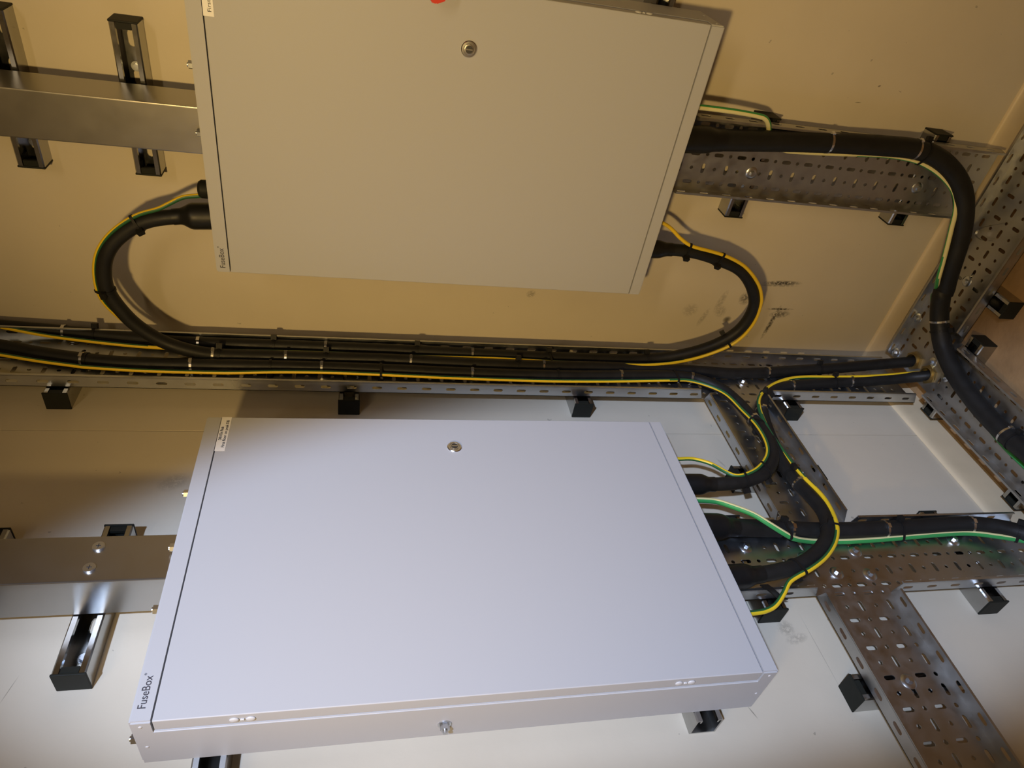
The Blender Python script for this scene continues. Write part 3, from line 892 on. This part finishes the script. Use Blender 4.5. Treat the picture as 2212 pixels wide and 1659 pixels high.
def tube(pts, rad, n=14, flip=None, ref=REF):
    """swept tube; flip: per-face material 0/1 by side so the two colours run lengthwise"""
    bm = bmesh.new()
    rings = []
    side_prev = None
    for i, p in enumerate(pts):
        T = tangent(pts, i)
        s = T.cross(ref if flip is None else (ROOM - p).normalized())
        if s.length < 0.15 and side_prev is not None:
            s = side_prev - T * side_prev.dot(T)
        s.normalize()
        side_prev = s
        f = s.cross(T).normalized()
        r = rad(i) if callable(rad) else rad
        rings.append([bm.verts.new(p + s * (r * math.cos(2 * math.pi * (k + 0.5) / n)) + f * (r * math.sin(2 * math.pi * (k + 0.5) / n))) for k in range(n)])
    LL = lengths(pts)
    for j, (a, b) in enumerate(zip(rings, rings[1:])):
        fl = twist(flip, LL[j] / LL[-1]) if flip is not None else 0
        for k in range(n):
            fc = bm.faces.new((a[k], a[(k + 1) % n], b[(k + 1) % n], b[k]))
            if flip is not None:
                th = 2 * math.pi * (k + 1) / n - fl
                fc.material_index = 0 if math.cos(th) > 0 else 1
    bm.faces.new(rings[0][::-1])
    bm.faces.new(rings[-1])
    return bm_mesh(bm, 'sheath', angle=60)


RAD = {'K1': 0.0128, 'K2': 0.0132, 'K3': 0.0128, 'K4': 0.0132, 'K5': 0.0158, 'K6': 0.0200}
WRAD = {'G1': 0.0038, 'G2': 0.0040, 'G3': 0.0038, 'G4': 0.0044, 'G5': 0.0052, 'G6': 0.0052}
SAMP = {k: sample(v) for k, v in PATHS.items()}
for k in ('K6', 'G6'):
    SAMP[k] = [p + Vector((0, 0, 0.008 if p.z < 0.1 else 0)) for p in SAMP[k]]
PAIR = {'K1': 'G1', 'K2': 'G2', 'K3': 'G3', 'K4': 'G4', 'K5': 'G5', 'K6': 'G6'}
IMG_UP = Vector((0.771, 0.636, 0.022))


def hull2(pts):
    pts = sorted(set(pts))
    def half(ps):
        h = []
        for p in ps:
            while len(h) >= 2 and (h[-1][0] - h[-2][0]) * (p[1] - h[-2][1]) - (h[-1][1] - h[-2][1]) * (p[0] - h[-2][0]) <= 0:
                h.pop()
            h.append(p)
        return h[:-1]
    return half(pts) + half(pts[::-1])


def frame_at(key, frac):
    pts = SAMP[key]
    L = lengths(pts)
    d = frac * L[-1]
    i = min(range(len(L)), key=lambda j: abs(L[j] - d))
    T = tangent(pts, i)
    s = T.cross(REF).normalized()
    return pts[i], T, s, s.cross(T).normalized()


def tie_band(key, frac, width, thick, wire):
    p, T, s, f = frame_at(key, frac)
    r = RAD[key] + 0.0004
    circ = [(r * math.cos(a), r * math.sin(a)) for a in [2 * math.pi * k / 28 for k in range(28)]]
    if wire:
        g = PAIR[key]
        q = min(SAMP[g], key=lambda v: abs((v - p).dot(T)) * 3 + (v - p).length)
        d = q - p
        if abs(d.dot(T)) < 0.01 and d.length < r + 0.016:
            cx, cy, gr = d.dot(s), d.dot(f), WRAD[g] + 0.0004
            circ += [(cx + gr * math.cos(a), cy + gr * math.sin(a)) for a in [2 * math.pi * k / 16 for k in range(16)]]
    h = hull2([(round(a, 6), round(b, 6)) for a, b in circ])
    n = len(h)
    bm = bmesh.new()
    rings = []
    for (off, w) in ((0, -1), (0, 1), (thick, 1), (thick, -1)):
        ring = []
        for (a, b) in h:
            l = math.hypot(a, b)
            k = (l + off) / l
            ring.append(bm.verts.new(p + s * (a * k) + f * (b * k) + T * (w * width / 2)))
        rings.append(ring)
    for j in range(4):
        A, B = rings[j], rings[(j + 1) % 4]
        for i in range(n):
            bm.faces.new((A[i], A[(i + 1) % n], B[(i + 1) % n], B[i]))
    return bm, p, T, s, f, h


def oriented_box(bm, c, ax, half):
    vs = []
    for i in (-1, 1):
        for j in (-1, 1):
            for k in (-1, 1):
                vs.append(bm.verts.new(c + ax[0] * (i * half[0]) + ax[1] * (j * half[1]) + ax[2] * (k * half[2])))
    for q in ((0, 1, 3, 2), (4, 6, 7, 5), (0, 4, 5, 1), (2, 3, 7, 6), (0, 2, 6, 4), (1, 5, 7, 3)):
        bm.faces.new([vs[i] for i in q])


def support(h, s, f, d):
    a, b = d.dot(s), d.dot(f)
    l = math.hypot(a, b) or 1
    a, b = a / l, b / l
    return max(x * a + y * b for x, y in h), (s * a + f * b)


def boot(key, at_start, length, big, parent, collar=0.012):
    pts = SAMP[key]
    L = lengths(pts)
    r0 = RAD[key]
    if at_start:
        sub = [p for p, l in zip(pts, L) if l <= length]
        ll = [l for l in L if l <= length]
    else:
        sub = [p for p, l in zip(pts, L) if L[-1] - l <= length][::-1]
        ll = [L[-1] - l for l in L if L[-1] - l <= length][::-1]

    def rad(i):
        x = ll[i] / length
        k = 1 if x < 0.55 else max(0.0, 1 - (x - 0.55) / 0.28)
        k = k * k * (3 - 2 * k)
        return r0 + 0.0012 + (big - r0 - 0.0012) * k
    me = tube(sub, rad, 18)
    me.name = 'heat_shrink_boot'
    obj('heat_shrink_boot', me, 'boot', parent)


def cable(key, label, boots, wires=True):
    t = thing('power_cable', label, 'cable', (0, 0, 0), (1, 0, 0), (0, 1, 0), (0, 0, 1))
    obj('sheath', tube(SAMP[key], RAD[key], 20), 'cable', t)
    for b in boots:
        boot(key, *b, t)
    metal, black = TIES[key]
    for fr in metal:
        bm, p, T, s, f, h = tie_band(key, fr, 0.0046, 0.0007, False)
        d = (REF + IMG_UP * 0.55).normalized()
        k, dirn = support(h, s, f, d)
        side = T.cross(dirn).normalized()
        oriented_box(bm, p + dirn * (k + 0.0016), (T, side, dirn), (0.0031, 0.0045, 0.0016))
        o = obj('steel_cable_tie', bm_mesh(bm, 'steel_cable_tie'), 'stainless', t)
    for fr, sd in black:
        bm, p, T, s, f, h = tie_band(key, fr, 0.0048, 0.0012, wires)
        d = (IMG_UP * (1 if sd == 'u' else -1) + REF * 0.35).normalized()
        k, dirn = support(h, s, f, d)
        side = T.cross(dirn).normalized()
        oriented_box(bm, p + dirn * (k + 0.0045), (T, side, dirn), (0.0056, 0.0042, 0.0050))
        obj('black_cable_tie', bm_mesh(bm, 'black_cable_tie'), 'tie', t)
    return t


cable('K1', 'black cable nearest the right wall in the corner tray looping to the upper board', [(False, 0.075, 0.0185)])
cable('K2', 'black cable looping from the upper board top into the middle of the corner tray', [(True, 0.085, 0.0235)])
cable('K3', 'black cable along the open edge of the corner tray bending into the lower board', [(False, 0.070, 0.0195)])
cable('K4', 'black cable from the floor tray bush through the linking tray into the lower board', [(False, 0.085, 0.0205)])
cable('K5', 'thick black cable running straight from the lower board to the right picture edge', [(True, 0.085, 0.0230)])
cable('K6', 'thickest black cable sweeping from the upper board down onto the floor trays', [(True, 0.090, 0.0250)])
# loose wrap of tape hanging off one boot
tp, tT, ts, tf = frame_at('K4', 0.915)
bm = bmesh.new()
path = [Vector((0.086, -0.716, 0.765)), Vector((0.087, -0.726, 0.758)), Vector((0.083, -0.737, 0.747)), Vector((0.080, -0.741, 0.736))]
wv = [0.007, 0.006, 0.005, 0.005]
L_ = []
for p_, w_ in zip(path, wv):
    L_.append([bm.verts.new(p_ + Vector((dx, 0, dz))) for dx, dz in ((0.0015, -w_), (0.0015, w_), (-0.0015, w_), (-0.0015, -w_))])
for a_, b_ in zip(L_, L_[1:]):
    for i in range(4):
        bm.faces.new((a_[i], a_[(i + 1) % 4], b_[(i + 1) % 4], b_[i]))
bm.faces.new(L_[0])
bm.faces.new(L_[-1][::-1])
tape = obj('tape_end', bm_mesh(bm, 'tape_end', angle=60), 'boot', [o for o in bpy.data.objects if o.name == 'power_cable.003'][0])


def wire(key, label, mats, flip):
    me = tube(SAMP[key], WRAD[key], 12, flip)
    o = obj('earth_wire', me, mats)
    o['label'] = label
    o['category'] = 'earth wire'
    o['group'] = 'green and yellow earth wires'


YG = ['yellow', 'green']
PB = ['yellow_pale', 'green_bright']
FLIPS = {
    'G1': [(0, 0.5), (0.65, 0.6), (0.8, 1.9), (1, 2.0)],
    'G2': [(0, -0.1), (1, -0.1)],
    'G3': [(0, 0.4), (0.66, 0.3), (0.74, -0.5), (0.9, -0.4), (0.95, 0.0), (1, 0.1)],
    'G4': [(0, 0), (0.3, 0), (0.42, 2.6), (0.47, 3.4), (0.56, 5.6), (0.62, 6.5), (0.72, 8.6), (0.8, 9.2), (1, 9.4)],
    'G5': [(0, 3.25), (1, 3.25)],
    'G6': [(0, 0), (0.2, 0), (0.3, 2.3), (0.55, 2.5), (0.66, 4.2), (1, 4.2)]}
wire('G1', 'thin yellow green earth wire following the loop under the upper board', YG, FLIPS['G1'])
wire('G2', 'yellow green earth wire from the black gland around the left loop', YG, FLIPS['G2'])
wire('G3', 'yellow green earth wire along the open edge of the corner tray', YG, FLIPS['G3'])
wire('G4', 'yellow green earth wire curving over the thick cable back to the lower board', YG, FLIPS['G4'])
wire('G5', 'bright green and cream earth wire beside the thick straight cable', PB, FLIPS['G5'])
wire('G6', 'green and cream earth wire beside the thickest cable at upper right', PB, FLIPS['G6'])
# loose steel tie strap left open on the floor tray
bm = bmesh.new()
arc = [(0.480, -0.112, 0.053), (0.462, -0.088, 0.056), (0.448, -0.074, 0.064), (0.434, -0.074, 0.068), (0.428, -0.086, 0.066), (0.430, -0.100, 0.058), (0.436, -0.108, 0.053)]
ap = sample([(x, y, z + 0.003) for x, y, z in arc], 6)
rows = []
for i, p in enumerate(ap):
    rows.append([bm.verts.new(p + Vector((0, 0, dz))) for dz in (-0.0032, 0.0032)])
for a, b in zip(rows, rows[1:]):
    bm.faces.new((a[0], a[1], b[1], b[0]))
bmesh.ops.solidify(bm, geom=bm.faces[:], thickness=0.0007)
o = obj('loose_steel_strap', bm_mesh(bm, 'loose_steel_strap', angle=60), 'stainless')
o['label'] = 'loose curled steel tie strap on the floor tray by the right wall'
o['category'] = 'strap'
